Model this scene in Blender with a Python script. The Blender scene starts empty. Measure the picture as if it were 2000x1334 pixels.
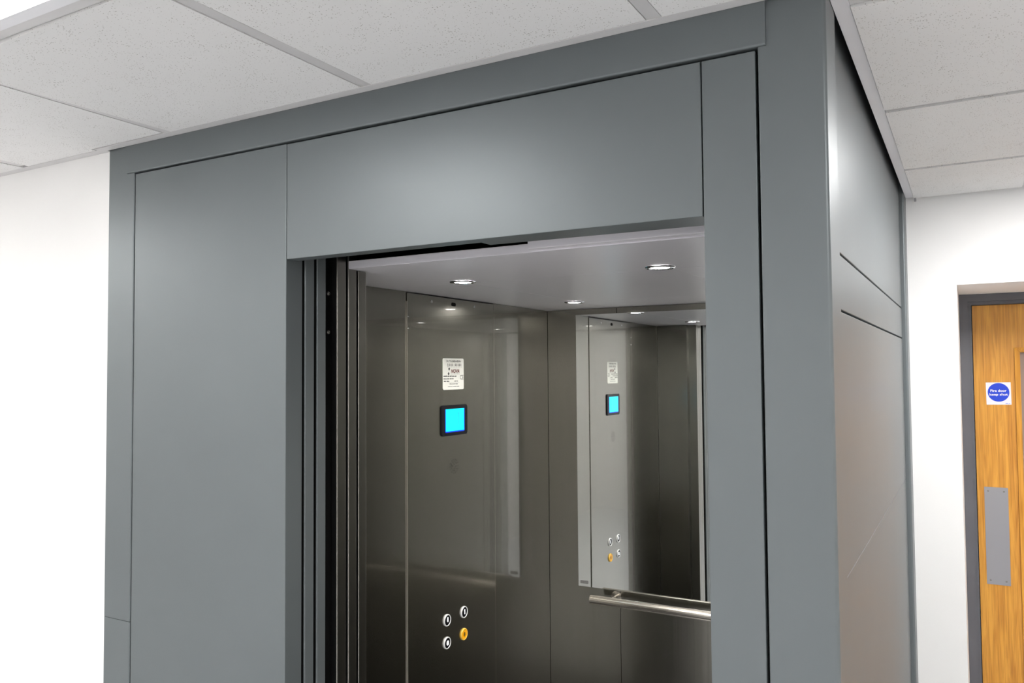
import bpy, bmesh, math, random
from mathutils import Vector, Matrix
random.seed(7)
sc = bpy.context.scene
COL = sc.collection
R = math.radians

# ------------------------------------------------------------------ camera
YAW, PITCH, ROLL = 0.5165, 0.0389, -0.0075
CAM = Vector((0.9564, -1.2561, 1.755))
fw = Vector((-math.sin(YAW)*math.cos(PITCH), math.cos(YAW)*math.cos(PITCH), math.sin(PITCH)))
rt = Vector((math.cos(YAW), math.sin(YAW), 0)); up = rt.cross(fw)
rt, up = math.cos(ROLL)*rt + math.sin(ROLL)*up, -math.sin(ROLL)*rt + math.cos(ROLL)*up
cd = bpy.data.cameras.new('camera'); cam = bpy.data.objects.new('camera', cd); COL.objects.link(cam)
cd.sensor_width = 36; cd.lens = 1576.94*36/2000; cd.clip_start = 0.01
cam.matrix_world = Matrix(((rt.x, up.x, -fw.x, CAM.x), (rt.y, up.y, -fw.y, CAM.y), (rt.z, up.z, -fw.z, CAM.z), (0, 0, 0, 1)))
sc.camera = cam
# ------------------------------------------------------------------ world, exposure
w = bpy.data.worlds.new('world'); sc.world = w; w.use_nodes = True
w.node_tree.nodes['Background'].inputs[0].default_value = (0.8, 0.85, 1, 1)
w.node_tree.nodes['Background'].inputs[1].default_value = 0.02
sc.view_settings.view_transform = 'Standard'; sc.view_settings.look = 'None'
sc.view_settings.exposure = 0.82; sc.view_settings.gamma = 1; sc.view_settings.use_curve_mapping = False
LED_STRENGTH = 9.0          # ceiling LED panels of the room
SPOT_STRENGTH = 50.0         # glowing lens of the small downlights in the lift car
SPOT_WATT = 10.0            # and the beam each one throws down

# ------------------------------------------------------------------ materials
def srgb(r, g, b):
    return tuple((c/255/12.92 if c/255 <= .04045 else ((c/255+.055)/1.055)**2.4) for c in (r, g, b)) + (1,)
def mat(name, col, rough=.5, metal=0., spec=.5, emis=None, es=0.):
    m = bpy.data.materials.new(name); m.use_nodes = True
    b = m.node_tree.nodes['Principled BSDF']
    b.inputs['Base Color'].default_value = col; b.inputs['Roughness'].default_value = rough
    b.inputs['Metallic'].default_value = metal; b.inputs['Specular IOR Level'].default_value = spec
    if emis: b.inputs['Emission Color'].default_value = emis; b.inputs['Emission Strength'].default_value = es
    return m
def nodes(m): return m.node_tree.nodes, m.node_tree.links, m.node_tree.nodes['Principled BSDF']
def coord(m, scale=(1, 1, 1)):
    N, L, b = nodes(m); t = N.new('ShaderNodeTexCoord'); mp = N.new('ShaderNodeMapping')
    mp.inputs['Scale'].default_value = scale; L.new(t.outputs['Object'], mp.inputs[0]); return mp.outputs[0]
def add_bump(m, scale, strength, dist=.001, stretch=(1, 1, 1), detail=2):
    N, L, b = nodes(m); n = N.new('ShaderNodeTexNoise'); n.inputs['Scale'].default_value = scale; n.inputs['Detail'].default_value = detail
    L.new(coord(m, stretch), n.inputs['Vector']); bp = N.new('ShaderNodeBump')
    bp.inputs['Strength'].default_value = strength; bp.inputs['Distance'].default_value = dist
    L.new(n.outputs['Fac'], bp.inputs['Height']); L.new(bp.outputs[0], b.inputs['Normal']); return n
def vary(m, c1, c2, scale, stretch=(1, 1, 1), detail=3, lo=.3, hi=.7):
    N, L, b = nodes(m); n = N.new('ShaderNodeTexNoise'); n.inputs['Scale'].default_value = scale; n.inputs['Detail'].default_value = detail
    L.new(coord(m, stretch), n.inputs['Vector']); r = N.new('ShaderNodeValToRGB')
    r.color_ramp.elements[0].position = lo; r.color_ramp.elements[0].color = c1
    r.color_ramp.elements[1].position = hi; r.color_ramp.elements[1].color = c2
    L.new(n.outputs['Fac'], r.inputs[0]); L.new(r.outputs[0], b.inputs['Base Color']); return r
def rough_vary(m, a, b_, scale, stretch):
    N, L, b = nodes(m); n = N.new('ShaderNodeTexNoise'); n.inputs['Scale'].default_value = scale; n.inputs['Detail'].default_value = 4
    L.new(coord(m, stretch), n.inputs['Vector']); mr = N.new('ShaderNodeMapRange')
    mr.inputs['To Min'].default_value = a; mr.inputs['To Max'].default_value = b_
    L.new(n.outputs['Fac'], mr.inputs[0]); L.new(mr.outputs[0], b.inputs['Roughness'])

M = {}
M['paint'] = mat('grey_powder_coat', srgb(104, 110, 112), .40, .35, .5)
vary(M['paint'], srgb(103, 109, 111), srgb(107, 113, 115), 3.0); add_bump(M['paint'], 900, .05, .0004)
M['wall'] = mat('white_wall_paint', srgb(238, 236, 232), .7)
vary(M['wall'], srgb(235, 234, 232), srgb(241, 240, 239), 1.5); add_bump(M['wall'], 120, .08, .001)
M['trim'] = mat('white_enamel_trim', srgb(226, 226, 230), .35)
M['bar'] = mat('grey_white_grid_bar', srgb(206, 204, 204), .4)
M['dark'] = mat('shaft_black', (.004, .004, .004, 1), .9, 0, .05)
M['plenum'] = mat('plenum_concrete', srgb(70, 68, 66), .9)
M['floor'] = mat('pale_vinyl', srgb(196, 194, 190), .6)
vary(M['floor'], srgb(204, 205, 208), srgb(214, 215, 218), 60, detail=5); add_bump(M['floor'], 400, .1, .001)
M['steel'] = mat('satin_steel_lining', (.25, .24, .215, 1), .22, 1.0); M['steel'].node_tree.nodes['Principled BSDF'].inputs['Coat Weight'].default_value = .8; M['steel'].node_tree.nodes['Principled BSDF'].inputs['Coat Roughness'].default_value = .025
vary(M['steel'], (.252, .242, .212, 1), (.275, .265, .232, 1), 6, (60, 60, .6)); rough_vary(M['steel'], .20, .26, 5, (60, 60, .6))
M['doorsteel'] = mat('door_edge_steel', (.27, .262, .238, 1), .30, 1.0)
M['carceil'] = mat('car_ceiling_enamel', srgb(226, 223, 229), .30, .0, .5)
M['chrome'] = mat('chrome', (.75, .75, .76, 1), .08, 1.0)
M['brushed'] = mat('brushed_rail_steel', (.62, .59, .54, 1), .22, 1.0)
M['mirror'] = mat('mirror_silver', (.86, .88, .87, 1), .012, 1.0)
M['mirroredge'] = mat('mirror_edge', (.55, .58, .56, 1), .2, .6)
M['lamp'] = mat('downlight_lens', (1, 1, 1, 1), .3, 0, .5, (1, .98, .93, 1), SPOT_STRENGTH)
M['led'] = mat('led_diffuser', (.9, .9, .9, 1), .5, 0, .3, (1, .99, .975, 1), LED_STRENGTH)
M['led_corridor'] = mat('led_diffuser_corridor', (.9, .9, .9, 1), .5, 0, .3, (1, .99, .98, 1), LED_STRENGTH*1.95)
M['plate'] = mat('white_label', srgb(222, 222, 216), .4)
M['ink'] = mat('black_ink', (.012, .012, .014, 1), .5)
M['redink'] = mat('dark_red_ink', srgb(96, 22, 24), .5)
M['greyink'] = mat('grey_ink', srgb(120, 120, 120), .5)
M['bezel'] = mat('black_gloss_plastic', (.006, .006, .009, 1), .2, 0, .25)
M['screen'] = mat('cyan_screen', (0, .02, .05, 1), .2, 0, .5, (0.0, .68, 1.0, 1), 1.15)
M['screenblue'] = mat('blue_screen_edge', (0, 0, .05, 1), .2, 0, .5, (0.0, .03, .75, 1), .8)
M['screenline'] = mat('screen_digit', (0, .1, .2, 1), .3, 0, .5, (0, .22, .42, 1), .8)
M['btnmark'] = mat('lit_button_mark', (.9, .9, .9, 1), .4, 0, .5, (1, 1, 1, 1), .9)
M['btnring'] = mat('lit_button_ring', (.85, .85, .85, 1), .25, .3, .5, (1, 1, 1, 1), .10)
M['yellow'] = mat('yellow_button', srgb(225, 160, 20), .3, 0, .5, srgb(235, 160, 10), .25)
M['yellowring'] = mat('yellow_button_ring', srgb(245, 200, 90), .25, 0, .5, srgb(245, 195, 70), .1)
M['signwhite'] = mat('sign_white', srgb(232, 232, 238), .35)
M['signblue'] = mat('sign_blue', srgb(15, 62, 205), .35)
M['frame'] = mat('door_frame_grey', srgb(92, 92, 97), .45)
vary(M['frame'], srgb(89, 89, 94), srgb(96, 96, 101), 8)
M['satin'] = mat('satin_aluminium', (.37, .37, .39, 1), .42, 1.0)
add_bump(M['satin'], 30, .08, .001)
M['pane'] = mat('wired_glass', srgb(150, 130, 118), .15)
M['carfloor'] = mat('dark_vinyl', srgb(46, 46, 48), .5)
vary(M['carfloor'], srgb(78, 78, 80), srgb(92, 92, 94), 120)
M['gasket'] = mat('gasket_and_slot_shade', (.008, .008, .008, 1), .8, 0, .1)  # also the black of the shade strips in the door slots

# ceiling tile: off-white mineral fibre with pin holes
mt = M['tile'] = mat('mineral_fibre_tile', srgb(229, 228, 227), .9)
N, L, b = nodes(mt); co = coord(mt)
vo = N.new('ShaderNodeTexVoronoi'); vo.inputs['Scale'].default_value = 210; vo.inputs['Randomness'].default_value = 1
L.new(co, vo.inputs['Vector'])
ns = N.new('ShaderNodeTexNoise'); ns.inputs['Scale'].default_value = 30; ns.inputs['Detail'].default_value = 3; L.new(co, ns.inputs['Vector'])
th = N.new('ShaderNodeMapRange'); th.inputs['From Min'].default_value = .30; th.inputs['From Max'].default_value = .72
th.inputs['To Min'].default_value = .10; th.inputs['To Max'].default_value = .27; L.new(ns.outputs['Fac'], th.inputs[0])
lt = N.new('ShaderNodeMath'); lt.operation = 'LESS_THAN'; L.new(vo.outputs['Distance'], lt.inputs[0]); L.new(th.outputs[0], lt.inputs[1])
mx = N.new('ShaderNodeMix'); mx.data_type = 'RGBA'; mx.inputs[6].default_value = srgb(229, 228, 227); mx.inputs[7].default_value = srgb(178, 175, 170)
L.new(lt.outputs[0], mx.inputs[0]); L.new(mx.outputs[2], b.inputs['Base Color'])
bp = N.new('ShaderNodeBump'); bp.inputs['Strength'].default_value = .3; bp.inputs['Distance'].default_value = .001; bp.invert = True
L.new(lt.outputs[0], bp.inputs['Height']); L.new(bp.outputs[0], b.inputs['Normal'])

# oak veneer, grain running up the door
mo = M['oak'] = mat('oak_veneer', srgb(190, 138, 66), .38)
N, L, b = nodes(mo); co = coord(mo, (1, 1, .05))
wv = N.new('ShaderNodeTexNoise'); wv.inputs['Scale'].default_value = 70; wv.inputs['Detail'].default_value = 6; wv.inputs['Distortion'].default_value = 1.2
L.new(co, wv.inputs['Vector']); rp = N.new('ShaderNodeValToRGB')
rp.color_ramp.elements[0].position = .28; rp.color_ramp.elements[0].color = srgb(192, 128, 38)
rp.color_ramp.elements[1].position = .62; rp.color_ramp.elements[1].color = srgb(222, 160, 62)
L.new(wv.outputs['Fac'], rp.inputs[0])
f2 = N.new('ShaderNodeTexNoise'); f2.inputs['Scale'].default_value = 420; f2.inputs['Detail'].default_value = 2; L.new(coord(mo, (1, 1, .02)), f2.inputs['Vector'])
r2 = N.new('ShaderNodeValToRGB'); r2.color_ramp.elements[0].position = .34; r2.color_ramp.elements[0].color = (.74, .68, .58, 1); r2.color_ramp.elements[1].position = .5; r2.color_ramp.elements[1].color = (1, 1, 1, 1)
L.new(f2.outputs['Fac'], r2.inputs[0]); mm = N.new('ShaderNodeMix'); mm.data_type = 'RGBA'; mm.blend_type = 'MULTIPLY'; mm.inputs[0].default_value = .8
L.new(rp.outputs[0], mm.inputs[6]); L.new(r2.outputs[0], mm.inputs[7]); L.new(mm.outputs[2], b.inputs['Base Color'])

# ------------------------------------------------------------------ helpers
WL = {}
def link(o, parent=None, wl=None):
    COL.objects.link(o)
    if parent is not None:
        o.parent = parent; WL[o.name] = WL[parent.name]
    else:
        WL[o.name] = Vector(wl) if wl is not None else Vector((0, 0, 0)); o.location = WL[o.name]
    return o
def thing(name, loc, label=None, cat=None, group=None, kind=None):
    o = bpy.data.objects.new(name, None); o.empty_display_size = .05; link(o, None, loc); tag(o, label, cat, group, kind); return o
def tag(o, label=None, cat=None, group=None, kind=None):
    if label: o['label'] = label
    if cat: o['category'] = cat
    if group: o['group'] = group
    if kind: o['kind'] = kind
    return o
def obj(name, bm, material, parent=None, loc=None, smooth=False):
    """world-space bmesh -> one mesh object, origin at its parent (or at loc)"""
    off = WL[parent.name] if parent is not None else (Vector(loc) if loc is not None else Vector((0, 0, 0)))
    bmesh.ops.translate(bm, verts=bm.verts, vec=-off)
    bmesh.ops.recalc_face_normals(bm, faces=bm.faces)
    me = bpy.data.meshes.new(name); bm.to_mesh(me); bm.free()
    me.materials.append(M[material])
    if smooth:
        for p in me.polygons: p.use_smooth = True
        me.set_sharp_from_angle(angle=R(50))
    o = bpy.data.objects.new(name, me)
    if smooth:
        wn = o.modifiers.new('weighted_normal', 'WEIGHTED_NORMAL'); wn.keep_sharp = True; wn.weight = 100
    return link(o, parent, off)
def add_box(bm, x0, x1, y0, y1, z0, z1):
    vs = [bm.verts.new((x, y, z)) for z in (z0, z1) for y in (y0, y1) for x in (x0, x1)]
    for f in ((0, 2, 3, 1), (4, 5, 7, 6), (0, 1, 5, 4), (2, 6, 7, 3), (0, 4, 6, 2), (1, 3, 7, 5)):
        bm.faces.new([vs[i] for i in f])
    return vs
def box(name, x0, x1, y0, y1, z0, z1, material, parent=None, bev=0., seg=2, loc=None):
    bm = bmesh.new(); add_box(bm, x0, x1, y0, y1, z0, z1)
    if bev: bmesh.ops.bevel(bm, geom=bm.edges[:], offset=bev, segments=seg, profile=.5, affect='EDGES')
    return obj(name, bm, material, parent, loc, smooth=bool(bev))
def front_box(name, x0, x1, y0, y1, z0, z1, material, parent, bev):
    """sheet whose front (low y) edges only are eased"""
    bm = bmesh.new(); add_box(bm, x0, x1, y0, y1, z0, z1)
    ed = [e for e in bm.edges if all(abs(v.co.y-y0) < 1e-6 for v in e.verts)]
    bmesh.ops.bevel(bm, geom=ed, offset=bev, segments=2, profile=.5, affect='EDGES')
    return obj(name, bm, material, parent, None, True)
def add_prism(bm, pts, z0, z1):
    lo = [bm.verts.new((x, y, z0)) for x, y in pts]; hi = [bm.verts.new((x, y, z1)) for x, y in pts]
    n = len(pts); bm.faces.new(lo[::-1]); bm.faces.new(hi)
    for i in range(n): bm.faces.new((lo[i], lo[(i+1) % n], hi[(i+1) % n], hi[i]))
def prism(name, pts, z0, z1, material, parent=None, smooth=True, loc=None):
    bm = bmesh.new(); add_prism(bm, pts, z0, z1); return obj(name, bm, material, parent, loc, smooth)
def add_lathe(bm, prof, mtx, n=32):
    """prof: (radius, height) pairs, turned about local z, placed by mtx"""
    rings = []
    for r, h in prof:
        if r <= 0: rings.append([bm.verts.new(mtx @ Vector((0, 0, h)))])
        else: rings.append([bm.verts.new(mtx @ Vector((r*math.cos(2*math.pi*i/n), r*math.sin(2*math.pi*i/n), h))) for i in range(n)])
    for a, b2 in zip(rings, rings[1:]):
        for i in range(n):
            j = (i+1) % n
            if len(a) == 1 and len(b2) == 1: continue
            if len(a) == 1: bm.faces.new((a[0], b2[i], b2[j]))
            elif len(b2) == 1: bm.faces.new((a[i], a[j], b2[0]))
            else: bm.faces.new((a[i], a[j], b2[j], b2[i]))
def lathe(name, prof, mtx, material, parent, n=32):
    bm = bmesh.new(); add_lathe(bm, prof, mtx, n); return obj(name, bm, material, parent, smooth=True)
def frame_mtx(origin, right, upv):
    r = Vector(right).normalized(); u = Vector(upv).normalized(); n = r.cross(u)
    return Matrix(((r.x, u.x, n.x, origin[0]), (r.y, u.y, n.y, origin[1]), (r.z, u.z, n.z, origin[2]), (0, 0, 0, 1)))
def add_poly(bm, pts, mtx, depth):
    """flat outline pts (u, v) raised by depth along the frame's normal"""
    lo = [bm.verts.new(mtx @ Vector((u, v, 0))) for u, v in pts]; hi = [bm.verts.new(mtx @ Vector((u, v, depth))) for u, v in pts]
    n = len(pts); bm.faces.new(hi); bm.faces.new(lo[::-1])
    for i in range(n): bm.faces.new((lo[i], lo[(i+1) % n], hi[(i+1) % n], hi[i]))
def rrect(w_, h_, r, n=5, cx=0, cy=0):
    out = []
    for sx, sy, a0 in ((1, 1, 0), (-1, 1, 90), (-1, -1, 180), (1, -1, 270)):
        for i in range(n+1):
            a = R(a0 + 90*i/n); out.append((cx + sx*(w_/2-r) + r*math.cos(a), cy + sy*(h_/2-r) + r*math.sin(a)))
    return out
def circ(r, n=40, cx=0, cy=0): return [(cx + r*math.cos(2*math.pi*i/n), cy + r*math.sin(2*math.pi*i/n)) for i in range(n)]
def plate(name, pts, mtx, depth, material, parent):
    bm = bmesh.new(); add_poly(bm, pts, mtx, depth); return obj(name, bm, material, parent)
def add_text(bm, body, height, mtx, u, v, width=None, align='LEFT', bold=0., shear=0., depth=.0003, spacing=1.):
    """lettering fitted to a cap height and, if given, to a width"""
    cu = bpy.data.curves.new('t', 'FONT'); cu.body = body; cu.size = 1; cu.extrude = 0; cu.offset = bold; cu.shear = shear; cu.space_character = spacing; cu.resolution_u = 3
    to = bpy.data.objects.new('t', cu); COL.objects.link(to); bpy.context.view_layer.update()
    me = bpy.data.meshes.new_from_object(to.evaluated_get(bpy.context.evaluated_depsgraph_get()))
    xs = [p.co.x for p in me.vertices]; x0, x1 = min(xs), max(xs)
    sy = height/.69; sx = (width/(x1-x0)) if width else sy
    wdt = (x1-x0)*sx; du = {'LEFT': 0, 'CENTER': -wdt/2, 'RIGHT': -wdt}[align]
    b2 = bmesh.new(); b2.from_mesh(me)
    for q in b2.verts: q.co = mtx @ Vector((u + du + (q.co.x-x0)*sx, v + q.co.y*sy, depth))
    tmp = bpy.data.meshes.new('t'); b2.to_mesh(tmp); b2.free(); bm.from_mesh(tmp)
    bpy.data.meshes.remove(tmp); bpy.data.meshes.remove(me); bpy.data.objects.remove(to); bpy.data.curves.remove(cu)
def add_tiny_print(bm, mtx, u, v, width, h, words, depth=.0003):
    """print too small to read: a row of short strokes in word-long groups"""
    n = sum(words)+len(words)-1; st = width/n; k = 0
    for wd in words:
        for _ in range(wd):
            a = u+k*st; hh = h*random.uniform(.6, 1.); add_poly(bm, [(a, v), (a+st*.72, v), (a+st*.72, v+hh), (a, v+hh)], mtx, depth); k += 1
        k += 1
def dup(root, loc):
    r = root.copy(); COL.objects.link(r); r.location = loc; WL[r.name] = Vector(loc)
    for ch in list(root.children):
        c = ch.copy(); COL.objects.link(c); c.parent = r; WL[c.name] = Vector(loc)
        for g in list(ch.children):
            d = g.copy(); COL.objects.link(d); d.parent = c
    return r
def struct(o): o['kind'] = 'structure'; return o

# ------------------------------------------------------------------ dimensions (metres)
XA, XB, XC, XD, XE, XF, XG = -.9234, -.8223, -.3121, .593, .6814, .6955, .782   # lift front, left to right
ZC = 2.324                       # underside of the ceiling grid
ZB, ZO = 2.2545, 2.0016          # underside of the header band; top of the door opening
YB = 1.699                       # wall behind the lift
CL, CR, CF, CB, CZ = -.510, .600, .262, 1.614, 2.002   # lift car: left, right, front, back, ceiling
RX0, RX1, RY0 = -2.448, 2.312, -5.285   # room

# ------------------------------------------------------------------ room shell
struct(box('floor', RX0-.15, RX1+.15, RY0-.15, 2.6, -.08, 0, 'floor'))
struct(box('wall_left', RX0-.15, XA-.0012, .006, .16, 0, 2.62, 'wall'))
struct(box('wall_side', RX0-.15, RX0, RY0, .006, 0, 2.62, 'wall'))
struct(box('wall_right', RX1, RX1+.15, RY0, YB, 0, 2.62, 'wall'))
struct(box('wall_front', RX0-.15, RX1+.15, RY0-.15, RY0, 0, 2.62, 'wall'))
DX0, DX1, DZ = .9235, 1.862, 2.027
bm = bmesh.new()
add_box(bm, XA-.2, DX0, YB, 2.18, 0, 2.62); add_box(bm, DX1, RX1+.15, YB, 2.18, 0, 2.62); add_box(bm, DX0, DX1, YB, 2.18, DZ, 2.62)
struct(obj('wall_back', bm, 'wall'))
# wall behind the doorway so that the door opens on another room
struct(box('wall_beyond', DX0-.3, DX1+.3, 2.5, 2.58, 0, 2.62, 'wall'))

# ------------------------------------------------------------------ suspended ceiling: slab above, then bars and tiles
ceiling = struct(box('ceiling', RX0-.15, RX1+.15, RY0-.15, 2.2, 2.62, 2.70, 'plenum'))
GX = [-.068+.595*k for k in range(-4, 5)]; GY = [.07+.595*k for k in range(-9, 3)]
BH = .0122
for x in GX[1:-1]:          # bars running away from the camera
    y1 = -.029 if x < .80 else YB-.002
    box('ceiling_bar', x-BH, x+BH, RY0, y1, ZC, ZC+.03, 'bar', ceiling)
for y in GY[1:]:
    for xa, xb in zip(GX, GX[1:]):
        if y > 0:
            if xb < .81: continue
            xa = max(xa, .807-BH)
        box('ceiling_bar', xa+BH, xb-BH, y-BH, y+BH, ZC+.0004, ZC+.03, 'bar', ceiling)
LEDC = {(-4, -2), (-1, -2), (2, -2), (-4, -5), (-1, -5), (2, -5), (2, 1), (-4, -8), (-1, -8), (2, -8)}
def tile(pts, d=(.0035, .0035, .0035, .0035)):
    """tile with a tegular lip: face hangs d below the bars at (x0y0, x1y0, x1y1, x0y1)"""
    bm = bmesh.new(); xs = [p[0] for p in pts]; ys = [p[1] for p in pts]
    x0, x1, y0, y1 = min(xs), max(xs), min(ys), max(ys); lo, hi = [], []
    for x, y in pts:
        s, t = (x-x0)/(x1-x0), (y-y0)/(y1-y0)
        dz = d[0]*(1-s)*(1-t)+d[1]*s*(1-t)+d[2]*s*t+d[3]*(1-s)*t
        lo.append(bm.verts.new((x, y, ZC-dz))); hi.append(bm.verts.new((x, y, ZC+.016)))
    n = len(pts); bm.faces.new(lo[::-1]); bm.faces.new(hi)
    for i in range(n): bm.faces.new((lo[i], lo[(i+1) % n], hi[(i+1) % n], hi[i]))
    obj('tile', bm, 'tile', ceiling)
g = BH+.0015
for i, k in enumerate(range(-4, 4)):
    for j, q in enumerate(range(-9, 4)):
        if (k, q) in LEDC: continue
        xa, xb = GX[i]+g, GX[i+1]-g
        ya = .07+.595*q+g; yb = min(.07+.595*(q+1)-g, YB-.012)
        if yb-ya < .05: continue
        dd = [random.uniform(.001, .0045) for _ in range(4)]
        if q < -1: tile([(xa, ya), (xb, ya), (xb, yb), (xa, yb)], dd)
        elif q == -1:
            if k == 1:          # this tile is notched round the corner of the lift
                tile([(xa, ya), (xb, ya), (xb, yb), (.8075, yb), (.8075, -.0295), (xa, -.0295)], (.001, .003, .004, .001))
            else:
                if k == -1: dd = (.009, .0015, .001, .0015)
                if k == -2: dd = (.001, .001, .001, .001)
                if k == 0: dd = (.0005, .0005, .0005, .0005)
                y2 = (-.0325 if k == -2 else -.0295) if k > -3 and GX[i+1] > XA else -.0185
                if k >= 2: y2 = yb
                if k == -2: tile([(xa, ya), (xb, ya), (xb, y2), (XA-.026, y2), (XA-.026, -.0200), (xa, -.0200)], dd)   # cut round the end of the lift trim
                else: tile([(xa, ya), (xb, ya), (xb, y2), (xa, y2)], dd)
        else:
            if xb < .81: continue
            xa = max(xa, .8075); tile([(xa, ya), (xb, ya), (xb, yb), (xa, yb)], (.004, .004, .0055, .0055))
# perimeter trims
struct(box('trim_1', XA-.020, XG+.0245, -.0285, -.0048, ZC-.0015, ZC+.02, 'bar', bev=.0006))
t2 = struct(box('trim_2', XG+.0005, XG+.0245, -.0048, YB-.001, ZC-.0015, ZC+.02, 'trim', bev=.0006))
box('end_clip', XG+.026, XG+.032, YB-.018, YB-.008, ZC-.016, ZC-.002, 'satin', t2)
struct(box('trim_3', RX0, XA-.002, -.018, .0055, ZC-.001, ZC+.02, 'bar', bev=.0006))
struct(box('trim_4', XG+.026, RX1, YB-.012, YB-.0005, ZC-.001, ZC+.02, 'bar', bev=.0006))

# ------------------------------------------------------------------ LED ceiling panels (one shows at the top left)
def led_panel(x0, y0, label, m='led'):
    x1, y1 = x0+.595, y0+.595; t = thing('led_ceiling_panel', ((x0+x1)/2, (y0+y1)/2, ZC), label, 'ceiling light', 'square LED panels in the ceiling grid')
    a, b2 = .0125, .036; bm = bmesh.new()
    for (p, q, r, s) in ((x0+a, x1-a, y0+a, y0+b2), (x0+a, x1-a, y1-b2, y1-a), (x0+a, x0+b2, y0+b2, y1-b2), (x1-b2, x1-a, y0+b2, y1-b2)):
        add_box(bm, p, q, r, s, ZC-.004, ZC+.02)
    obj('frame', bm, 'trim', t); box('housing', x0+a, x1-a, y0+a, y1-a, ZC+.0205, ZC+.05, 'trim', t); box('diffuser', x0+b2, x1-b2, y0+b2, y1-b2, ZC-.001, ZC+.012, m, t)
    return t
for (k, q), lab in {(-1, -2): 'lit square LED panel in the ceiling in front of the lift door',
                    (2, 1): 'lit square LED panel in the ceiling in front of the wooden fire door',
                    (2, -2): 'lit square LED panel in the ceiling to the right of the lift front',
                    (-4, -2): 'lit square LED panel in the ceiling by the left white wall',
                    (-4, -5): 'lit square LED panel at the left of the middle row across the room',
                    (-1, -5): 'lit square LED panel at the centre of the middle row across the room',
                    (2, -5): 'lit square LED panel at the right of the middle row across the room',
                    (-4, -8): 'lit square LED panel at the left of the row farthest from the lift',
                    (-1, -8): 'lit square LED panel at the centre of the row farthest from the lift',
                    (2, -8): 'lit square LED panel at the right of the row farthest from the lift'}.items():
    led_panel(-.068+.595*k, .07+.595*q, lab, 'led_corridor' if q > 0 else 'led')

# ------------------------------------------------------------------ lift enclosure (grey clad shaft)
enc = thing('lift_enclosure', ((XA+XG)/2, YB/2, 0), 'dark grey powder-coated steel lift enclosure rising to the white ceiling', 'lift shaft')
ZT = 2.42
def arc(cx, cy, r, a0, a1, n=6): return [(cx+r*math.cos(R(a0+(a1-a0)*i/n)), cy+r*math.sin(R(a0+(a1-a0)*i/n))) for i in range(n+1)]
# front left post, in two lengths
for z0, z1 in ((0, 1.1612), (1.1624, ZT)):
    r = .0025
    prism('corner_post', arc(XA+r, r, r, 180, 270)+arc(XB-.001-r, r, r, 270, 360)+[(XB-.001, .030), (XA, .030)], z0, z1, 'paint', enc)
# front right post, rounded outer corner
r = .006
prism('corner_post', [(XE+.001, .03)]+arc(XE+.001+.0025, .0025, .0025, 180, 270, 3)+arc(XG-r, r, r, 270, 360, 8)+[(XG, .094), (XG-.018, .094), (XG-.018, .03)], 0, ZT, 'paint', enc)
# rear right post
XP = .7675
prism('corner_post', [(XP-.02, 1.612)]+arc(XG-.006, 1.618, .006, 270, 360, 4)+[(XG, YB-.0005), (XP-.02, YB-.0005)], 0, ZT, 'paint', enc)
# header band
bm = bmesh.new(); add_box(bm, -.848, XF, -.0042, .03, ZB, ZC+.05)
ed = [e for e in bm.edges if all(abs(v.co.y+.0042) < 1e-5 for v in e.verts) and all(abs(v.co.z-ZB) < 1e-5 for v in e.verts)]
bmesh.ops.bevel(bm, geom=ed, offset=.0035, segments=4, profile=.5, affect='EDGES')
obj('header_band', bm, 'paint', enc, smooth=True)
PY = .0022
q_ = .0014
prism('front_panel', arc(XB+.0008+q_, PY+q_, q_, 180, 270, 3)+arc(XC-.0008-q_, PY+q_, q_, 270, 360, 3)+[(XC-.0008, .050), (XC-.018, .050), (XC-.018, .02), (XB+.0008, .02)], 0, ZB-.0035, 'paint', enc)
front_box('fascia_panel', XC+.0004, XD-.0012, PY, .0219, ZO, ZB-.0035, 'paint', enc, .0016)
box('jamb_panel', XD+.0008, XE-.0034, PY, .02, 0, ZB-.0035, 'paint', enc, bev=.0014)
box('jamb_return', XD+.002, XD+.02, .0205, .086, 0, ZO, 'paint', enc)
box('soffit', XC, .157, .022, .037, ZO+.0002, ZO+.03, 'paint', enc)
prism('soffit', [(.157, .022), (XD+.002, .022), (XD+.002, .086), (.157, .070)], ZO+.0002, ZO+.03, 'paint', enc, smooth=False)
for z0, z1 in ((1.9555, ZT+.02), (1.8585, 1.9515), (1.4092, 1.8545), (0, 1.4080)):
    box('side_panel', XP-.018, XP, .0945, 1.6115, z0, z1, 'paint', enc, bev=.0016)
# black sheets added inside the shaft to stop light leaks and darken gaps
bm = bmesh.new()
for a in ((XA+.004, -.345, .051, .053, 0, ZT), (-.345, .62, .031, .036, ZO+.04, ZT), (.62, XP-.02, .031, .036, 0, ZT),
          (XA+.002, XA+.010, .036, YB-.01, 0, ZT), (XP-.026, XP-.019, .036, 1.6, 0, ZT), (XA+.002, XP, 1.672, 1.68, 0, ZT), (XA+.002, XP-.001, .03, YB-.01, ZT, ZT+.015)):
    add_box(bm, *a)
obj('shaft_blackout', bm, 'dark', enc)
box('door_track', -.60, .62, .055, .150, 2.10, 2.16, 'dark', enc)
# plate with two screw heads seen in the gap between the doors
box('fixing_plate', XC-.022, XC-.012, .1235, .1565, 0, 2.09, 'dark', enc)
for z in (1.9405, 1.8515):
    lathe('screw', [(.0048, 0), (.0048, .0016), (.0035, .0032), (.0018, .0032), (.0016, .0016), (0, .0016)], frame_mtx((XC-.0121, .1440, z), (0, 1, 0), (0, 0, 1)), 'doorsteel', enc, 18)

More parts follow.
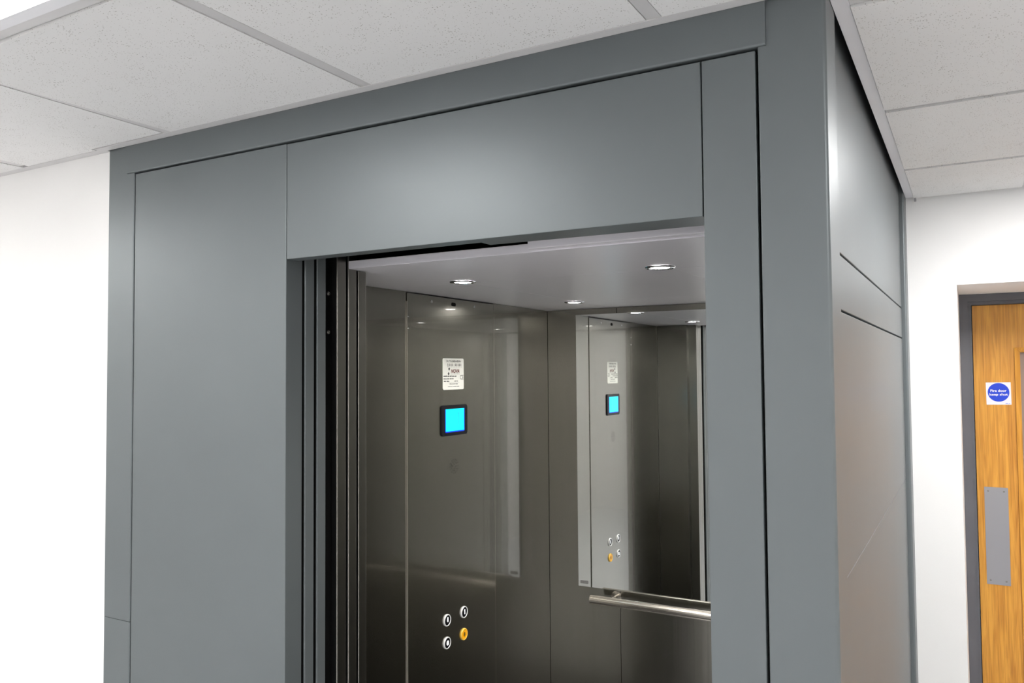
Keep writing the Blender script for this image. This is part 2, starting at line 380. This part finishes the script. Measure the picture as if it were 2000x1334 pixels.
# ------------------------------------------------------------------ landing door and car door, both slid open to the left
def door_set(name, label, leaves, material, z1):
    t = thing(name, (-.55, (leaves[0][1]+leaves[-1][2])/2, 0), label, 'lift door')
    for xe, ya, yb in leaves:
        lf = box('door_leaf', xe-.50, xe, ya, yb, .01, z1, material, t, bev=.0030, seg=4)
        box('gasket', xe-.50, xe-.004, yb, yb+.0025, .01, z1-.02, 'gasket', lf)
        box('slot_shade', xe-.50, xe-.0034, ya-.0008, ya+.0004, .01, z1-.02, 'gasket', lf)  # black strip added to put deep shade into the slot before the leaf
    return t
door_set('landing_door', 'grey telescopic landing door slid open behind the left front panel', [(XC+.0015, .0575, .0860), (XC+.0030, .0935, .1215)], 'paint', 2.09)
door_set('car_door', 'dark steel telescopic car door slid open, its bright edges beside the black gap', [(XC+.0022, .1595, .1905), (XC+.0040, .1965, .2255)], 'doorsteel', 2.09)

# ------------------------------------------------------------------ lift car
car = thing('lift_car', ((CL+CR)/2, (CF+CB)/2, 0), 'lift car interior lined with dark satin steel panels and a pale ceiling', 'lift car')
J1, J2 = .687, 1.190
for ya, yb, pr in ((CF+.034, J1-.0020, 0), (J2+.0016, CB-.0005, 0)):
    box('wall_panel', CL-.02, CL+pr, ya, yb, 0, CZ-.0005, 'steel', car, bev=.0008)
cpanel = box('control_panel', CL-.02, CL+.003, J1, J2, .1, CZ-.004, 'steel', car, bev=.0012)
box('edge_glint', CL+.0005, CL+.0042, J1-.0018, J1-.0002, .1, CZ-.030, 'brushed', car)  # bright steel strip added as the highlight on the panel's front edge
box('edge_glint', CL+.0005, CL+.0034, J2+.0001, J2+.0014, .1, CZ-.004, 'brushed', car)  # thinner strip added as the faint highlight at the rear joint
for ya, yb in ((CF+.034, .70), (.7015, 1.1585), (1.16, CB-.0005)):
    box('wall_panel', CR, CR+.02, ya, yb, 0, CZ-.0005, 'steel', car, bev=.0008)
for xa, xb in ((CL+.0005, -.2143), (-.2127, .303), (.3046, CR-.0005)):
    box('wall_panel', xa, xb, CB, CB+.02, 0, CZ-.0005, 'steel', car, bev=.0008)
# front return beside the door: jamb edge and the wall behind it
box('door_jamb', CL-.02, XC+.0055, .2305, .2585, 0, CZ-.001, 'doorsteel', car, bev=.0028, seg=4)
box('wall_panel', CL+.0005, XC-.036, .2590, CF+.033, 0, CZ-.0005, 'steel', car)
box('door_jamb', XD+.003, CR+.02, .2305, CF+.033, 0, CZ-.0005, 'doorsteel', car, bev=.0012)
# ceiling tray of five panels meeting at the lamps
S = .0009
for xa, xb, ya, yb in ((CL-.02, CR+.02, .197, .606), (CL-.02, -.231, .606, CB+.02), (.345, CR+.02, .606, CB+.02), (-.231, .345, .606, 1.309), (-.231, .345, 1.309, CB+.02)):
    box('ceiling_panel', xa+S/2, xb-S/2, ya+S/2, yb-S/2, CZ, CZ+(.0185 if ya < .2 else .03), 'carceil', car, bev=.0012)
box('car_header', CL-.02, CR+.02, .30, .32, CZ+.031, CZ+.14, 'dark', car)
box('header_rail', .183, CR+.01, .172, .1968, CZ+.003, CZ+.12, 'carceil', car, bev=.0015)
box('car_floor', CL, CR, .16, CB, .001, .02, 'carfloor', car)
# camera hole, screws and loudspeaker holes on the control panel
px = CL+.003
lw = lambda y, z, d=0: frame_mtx((px+d, y, z), (0, 1, 0), (0, 0, 1))      # frames on the left wall, facing the car
plate('sensor_hole', rrect(.026, .012, .0055), lw(.936, 1.9795), .0004, 'gasket', cpanel)
for y in (.812, 1.062): lathe('screw', [(.0042, 0), (.0040, .0012), (.0016, .0020), (0, .0012)], lw(y, 1.9805), 'chrome', cpanel, 16)
for z in (1.925, 1.890): lathe('screw', [(.0030, 0), (.0028, .0015), (0, .0020)], lw(J1+.003, z), 'chrome', cpanel, 12)
bm = bmesh.new()
for rr, nn in ((.006, 4), (.014, 9), (.0225, 14)):
    for i in range(nn): add_poly(bm, circ(.0016, 8, rr*math.cos(2*math.pi*i/nn), rr*math.sin(2*math.pi*i/nn)), lw(.935, 1.4545), .0003)
for u, v in ((-.008, -.0585), (.008, -.0585), (0, -.071)): add_poly(bm, circ(.0014, 8, u, v), lw(.935, 1.4545), .0003)
tag(obj('loudspeaker_holes', bm, 'gasket', cpanel), kind='stuff')

# ------------------------------------------------------------------ fixtures in the car
def downlight(x, y, label):
    t = thing('downlight', (x, y, CZ), label, 'downlight', 'recessed downlights in the lift car ceiling')
    m = frame_mtx((x, y, CZ), (1, 0, 0), (0, -1, 0))
    lathe('bezel', [(.0245, .0005), (.0255, .0028), (.030, .0042), (.0345, .0032), (.0360, .0004)], m, 'chrome', t, 40)
    ld = bpy.data.lights.new('beam', 'SPOT'); ld.energy = SPOT_WATT; ld.spot_size = R(150); ld.spot_blend = .5; ld.shadow_soft_size = .015; ld.color = (1, .97, .91)
    lo_ = bpy.data.objects.new('beam', ld); COL.objects.link(lo_); lo_.parent = t; lo_.location = (0, 0, -.008)
    lathe('lens', [(.0243, .0006), (.022, .0020), (.012, .0028), (0, .0030)], m, 'lamp', t, 32)
    return t
downlight(-.232, .570, 'small round lit downlight at the front left of the lift ceiling')
downlight(.325, .566, 'largest round lit downlight at the front right of the lift ceiling')
downlight(-.246, 1.305, 'small round lit downlight nearest the mirror in the lift ceiling')
downlight(.325, 1.305, 'round lit downlight at the far right of the lift ceiling behind the jamb')

MX0, MX1, MZ0, MZ1, MY = -.381, .471, .934, 1.979, 1.6025
mir = thing('wall_mirror', ((MX0+MX1)/2, MY, MZ0), 'tall frameless mirror on the back wall of the lift car', 'mirror')
box('backing', MX0+.01, MX1-.01, MY+.0045, CB-.0003, MZ0+.01, MZ1-.01, 'gasket', mir)
box('glass', MX0, MX1, MY, MY+.0042, MZ0, MZ1, 'mirror', mir, bev=.0010)
lb = plate('maker_label', rrect(.034, .012, .002), frame_mtx((MX0+.026, MY-.0002, MZ0+.017), (1, 0, 0), (0, 0, 1)), .0004, 'greyink', mir)

rail = thing('handrail', (.045, 1.544, .9065), 'fluted brushed steel handrail below the mirror in the lift', 'handrail')
HX0, HX1, HR = -.303, .393, .0165
bm = bmesh.new(); nfl = 18; prof = []
for i in range(nfl):
    for fr, rad in ((0, HR), (.55, HR), (.68, HR-.0016), (.87, HR-.0016)):
        a = 2*math.pi*(i+fr)/nfl; prof.append((math.cos(a)*rad, math.sin(a)*rad))
lo = [bm.verts.new((HX0, 1.544+p, .9065+q)) for p, q in prof]; hi = [bm.verts.new((HX1, 1.544+p, .9065+q)) for p, q in prof]
for i in range(len(prof)): bm.faces.new((lo[i], lo[(i+1) % len(prof)], hi[(i+1) % len(prof)], hi[i]))
bm.faces.new(lo); bm.faces.new(hi[::-1]); obj('rail_bar', bm, 'brushed', rail)
for x, d in ((HX0, -1), (HX1, 1)):
    lathe('end_cap', [(HR*.98, 0), (HR*.98, .003), (HR*.85, .0045), (0, .0045)], frame_mtx((x, 1.544, .9065), (0, -d, 0), (0, 0, 1)), 'brushed', rail, 28)
for x in (HX0+.075, HX1-.075):
    bm = bmesh.new()
    add_lathe(bm, [(0, 0), (.020, 0), (.020, .004), (.0065, .006), (.0065, .056), (0, .056)], frame_mtx((x, CB-.0002, .9110), (1, 0, 0), (0, 0, 1)), 24)
    obj('bracket', bm, 'brushed', rail, smooth=True)

# position display
dy, dz = .9345, 1.604
disp = thing('floor_display', (px, dy, dz-.049), 'black framed floor display with a glowing cyan screen on the lift wall', 'display')
bm = bmesh.new(); add_poly(bm, rrect(.147, .098, .006), lw(dy, dz), .005)
bmesh.ops.bevel(bm, geom=[e for e in bm.edges if all(v.co.x > px+.004 for v in e.verts)], offset=.002, segments=3, affect='EDGES')
obj('bezel', bm, 'bezel', disp, smooth=True)
scr = plate('screen', rrect(.106, .071, .001), lw(dy-.001, dz+.001, .005), .0006, 'screen', disp)
plate('screen_edge', rrect(.106, .0035, .0005, 2, 0, -.0375), lw(dy-.001, dz+.001, .005), .0006, 'screenblue', disp)
plate('screen_edge', rrect(.0035, .073, .0005, 2, .0548, -.001), lw(dy-.001, dz+.001, .005), .0006, 'screenblue', disp)
plate('screen_edge', rrect(.0025, .073, .0005, 2, -.0543, -.001), lw(dy-.001, dz+.001, .005), .0006, 'screenblue', disp)
bm = bmesh.new(); mt_ = lw(dy-.001, dz+.001, .0057)
add_poly(bm, [(.0195, -.018), (.0215, -.018), (.0215, .022), (.0195, .022)], mt_, .0002)
add_poly(bm, [(.0160, .020), (.0205, .024), (.0215, .022), (.0175, .0185)], mt_, .0002)
obj('digit', bm, 'screenline', scr)

# rating plate: everything printed on it is flat lettering
py_, pz_ = .9325, 1.7530
pl = thing('rating_plate', (px, py_, pz_-.05), 'white rating plate with a duty load notice above the cyan display', 'notice')
plate('backing_sheet', rrect(.121, .101, .006), lw(py_, pz_), .0012, 'plate', pl)
mtx = lw(py_, pz_, .0013)
bm = bmesh.new()
add_text(bm, 'DUTY LOAD: 400 Kg', .0062, mtx, -.041, .0385, .084, bold=.02)
add_text(bm, 'CE', .0150, mtx, .038, -.018, .020)
add_tiny_print(bm, mtx, -.058, -.0085, .075, .0036, (8, 4, 4, 5, 4))
add_tiny_print(bm, mtx, -.058, -.0170, .058, .0036, (13, 4, 3))
add_tiny_print(bm, mtx, -.056, -.0250, .031, .0036, (4, 5))
add_tiny_print(bm, mtx, .004, -.0245, .022, .0036, (4, 3))
def person(u, v, s):
    add_poly(bm, circ(s*.16, 10, u, v+s*.84), mtx, .0003)
    add_poly(bm, [(u-s*.2, v+s*.63), (u+s*.2, v+s*.63), (u+s*.15, v+s*.02), (u+s*.03, v), (u-s*.03, v), (u-s*.15, v+s*.02)], mtx, .0003)
for i in range(3): person(-.022+i*.0082, .0255, .0085)
for i in range(5): person(.0100+i*.0082, .0255, .0085)
add_poly(bm, [(.0005, .0285), (.0040, .0285), (.0040, .0295), (.0005, .0295)], mtx, .0003)
# wheelchair sign
n = 18; o_ = circ(.0032, n, -.0325, .0275); i_ = circ(.0022, n, -.0325, .0275)
for i in range(n): add_poly(bm, [o_[i], o_[(i+1) % n], i_[(i+1) % n], i_[i]], mtx, .0003)
add_poly(bm, [(-.0335, .0285), (-.0322, .0285), (-.0318, .0325), (-.0332, .0325)], mtx, .0003); add_poly(bm, circ(.0011, 8, -.0325, .0340), mtx, .0003)
# small dashes under the figures
for i in range(9): add_poly(bm, [(-.034+i*.0098, .0222), (-.030+i*.0098, .0222), (-.030+i*.0098, .0230), (-.034+i*.0098, .0230)], mtx, .0003)
# up and down arrows
add_poly(bm, [(-.0255, .0215), (-.0315, .0150), (-.0275, .0150), (-.0275, .0115), (-.0235, .0115), (-.0235, .0150), (-.0195, .0150)], mtx, .0003)
add_poly(bm, [(-.0290, -.0040), (-.0350, .0020), (-.0310, .0020), (-.0310, .0055), (-.0270, .0055), (-.0270, .0020), (-.0230, .0020)][::-1], mtx, .0003)
obj('printing', bm, 'ink', pl)
bm = bmesh.new(); add_text(bm, 'NOVA', .0115, mtx, -.0150, .0035, .049, bold=.03, shear=.25); obj('logo', bm, 'redink', pl)
bm = bmesh.new()
add_text(bm, 'ELEVATORS', .0026, mtx, -.0160, -.0015, .052, spacing=1.5)
add_tiny_print(bm, mtx, -.023, -.0335, .048, .0030, (11, 5), .0002)
add_tiny_print(bm, mtx, -.033, -.0415, .066, .0028, (12, 8, 7), .0002)
add_poly(bm, [(-.034, -.0287), (.034, -.0287), (.034, -.0281), (-.034, -.0281)], mtx, .0002)
obj('small_print', bm, 'greyink', pl)

# push buttons
def button(y, z, label, ring, face, mark, markfn):
    t = thing('push_button', (px, y, z), label, 'button', 'round push buttons on the lift wall')
    m = lw(y, z)
    lathe('ring', [(.0188, 0), (.0188, .003), (.0178, .0046), (.0162, .0046), (.0156, .0034)], m, ring, t, 36)
    lathe('face', [(.0155, .0012), (.0155, .0032), (0, .0034)], m, face, t, 36)
    bm = bmesh.new(); markfn(bm, lw(y, z, .0036)); obj('mark', bm, mark, t)
    return t
def m_bar(bm, m): add_poly(bm, rrect(.0062, .0150, .0028, 4, .001, .002), m, .0003)
def m_one(bm, m):
    add_poly(bm, rrect(.0042, .0150, .001, 3, .0012, .001), m, .0003); add_poly(bm, [(-.0032, .0040), (-.0008, .0045), (-.0008, .0082)], m, .0003)
def m_dot(bm, m): add_poly(bm, rrect(.0112, .0140, .0042, 5, .0012, 0), m, .0003)
def m_bell(bm, m):
    add_poly(bm, [(-.0062, -.0045), (.0062, -.0045), (.0045, -.002), (.0042, .004), (.002, .0072), (-.002, .0072), (-.0042, .004), (-.0045, -.002)], m, .0003)
    add_poly(bm, circ(.0016, 10, 0, -.0062), m, .0003)
M['bellmark'] = mat('bell_mark', srgb(110, 84, 30), .5)
button(.889, .9745, 'round black button with a white stroke, upper left of the four', 'btnring', 'bezel', 'btnmark', m_bar)
button(.987, .9750, 'round black button marked 1, upper right of the four', 'btnring', 'bezel', 'btnmark', m_one)
button(.888, .9040, 'round black button with a white blob, lower left of the four', 'btnring', 'bezel', 'btnmark', m_dot)
button(.986, .9040, 'round yellow alarm button with a bell, lower right of the four', 'yellowring', 'yellow', 'bellmark', m_bell)

# ------------------------------------------------------------------ fire door in the back wall
door = thing('door_1', (1.4, 2.12, 0), 'oak veneered fire door in a dark grey frame', None, None, 'structure')
FY = 2.10
bm = bmesh.new()
def frame_prof(bm, x0, x1, zt, w_, ya, yb):
    add_box(bm, x0, x0+w_, ya, yb, 0, zt); add_box(bm, x1-w_, x1, ya, yb, 0, zt); add_box(bm, x0+w_, x1-w_, ya, yb, zt-w_, zt)
frame_prof(bm, DX0+.0005, DX1-.0005, DZ-.0005, .0265, FY, FY+.07)
frame_prof(bm, DX0+.027, DX1-.027, DZ-.027, .0115, FY+.014, FY+.07)
obj('door_frame', bm, 'frame', door)
LX0, LX1, LY = .9645, 1.821, 2.138
VX0, VX1, VZ0, VZ1 = 1.092, 1.30, .35, 1.832     # glazed slot, outside of its beading
bm = bmesh.new()
for a in ((LX0, VX0, 0.006, 2.006-.019), (VX1, LX1, .006, 2.006-.019), (VX0, VX1, .006, VZ0), (VX0, VX1, VZ1, 2.006-.019)):
    add_box(bm, a[0], a[1], LY, LY+.044, a[2], a[3])
leaf = obj('door_leaf', bm, 'oak', door)
def bead(p0, p1, p2, p3):
    bm = bmesh.new(); ya, yb = LY-.008, LY+.02
    q = [p0, p1, p2, p3]; lo = [bm.verts.new((x, ya+(.0 if i < 2 else .010), z)) for i, (x, z) in enumerate(q)]; hi = [bm.verts.new((x, yb, z)) for x, z in q]
    bm.faces.new(lo); bm.faces.new(hi[::-1])
    for i in range(4): bm.faces.new((lo[i], lo[(i+1) % 4], hi[(i+1) % 4], hi[i]))
    obj('glazing_bead', bm, 'oak', leaf)
e = .017
bead((VX0, VZ0), (VX0, VZ1), (VX0+e, VZ1-e), (VX0+e, VZ0+e)); bead((VX0, VZ1), (VX1, VZ1), (VX1-e, VZ1-e), (VX0+e, VZ1-e))
bead((VX1, VZ1), (VX1, VZ0), (VX1-e, VZ0+e), (VX1-e, VZ1-e)); bead((VX1, VZ0), (VX0, VZ0), (VX0+e, VZ0+e), (VX1-e, VZ0+e))
box('pane', VX0+.006, VX1-.006, LY+.021, LY+.027, VZ0+.006, VZ1-.006, 'pane', leaf)
bm = bmesh.new(); PX0, PX1, PZ0, PZ1 = .9865, 1.0600, .985, 1.3315
add_poly(bm, rrect(PX1-PX0, PZ1-PZ0, .001, 2), frame_mtx(((PX0+PX1)/2, LY-.0002, (PZ0+PZ1)/2), (1, 0, 0), (0, 0, 1)), .0016)
pp = obj('push_plate', bm, 'satin', door)
for x in (PX0+.012, PX1-.013):
    for z in (PZ0+.014, PZ1-.014):
        lathe('screw', [(.0032, 0), (.0030, .0006), (.0012, .0011), (.0010, .0003), (0, .0003)], frame_mtx((x, LY-.0018, z), (1, 0, 0), (0, 0, 1)), 'doorsteel', pp, 14)
sg = thing('fire_door_sign', (1.040, LY, 1.6275), 'white square sticker with a blue disc reading Fire door keep shut', 'sign')
sm = frame_mtx((1.0400, LY-.0003, 1.6680), (1, 0, .012), (-.012, 0, 1))
plate('sticker', rrect(.0770, .0800, .001, 2), sm, .0005, 'signwhite', sg)
plate('disc', circ(.0335, 48, 0, .004), sm, .0008, 'signblue', sg)
bm = bmesh.new()
add_text(bm, 'Fire door', .0080, sm, 0, .0062, .050, 'CENTER', bold=.03, depth=.0011)
add_text(bm, 'keep shut', .0080, sm, 0, -.0070, .057, 'CENTER', bold=.03, depth=.0011)
obj('lettering', bm, 'signwhite', sg)
bm = bmesh.new(); add_tiny_print(bm, sm, .0200, -.0365, .015, .0026, (6, 3), .0008); obj('small_print', bm, 'signblue', sg)
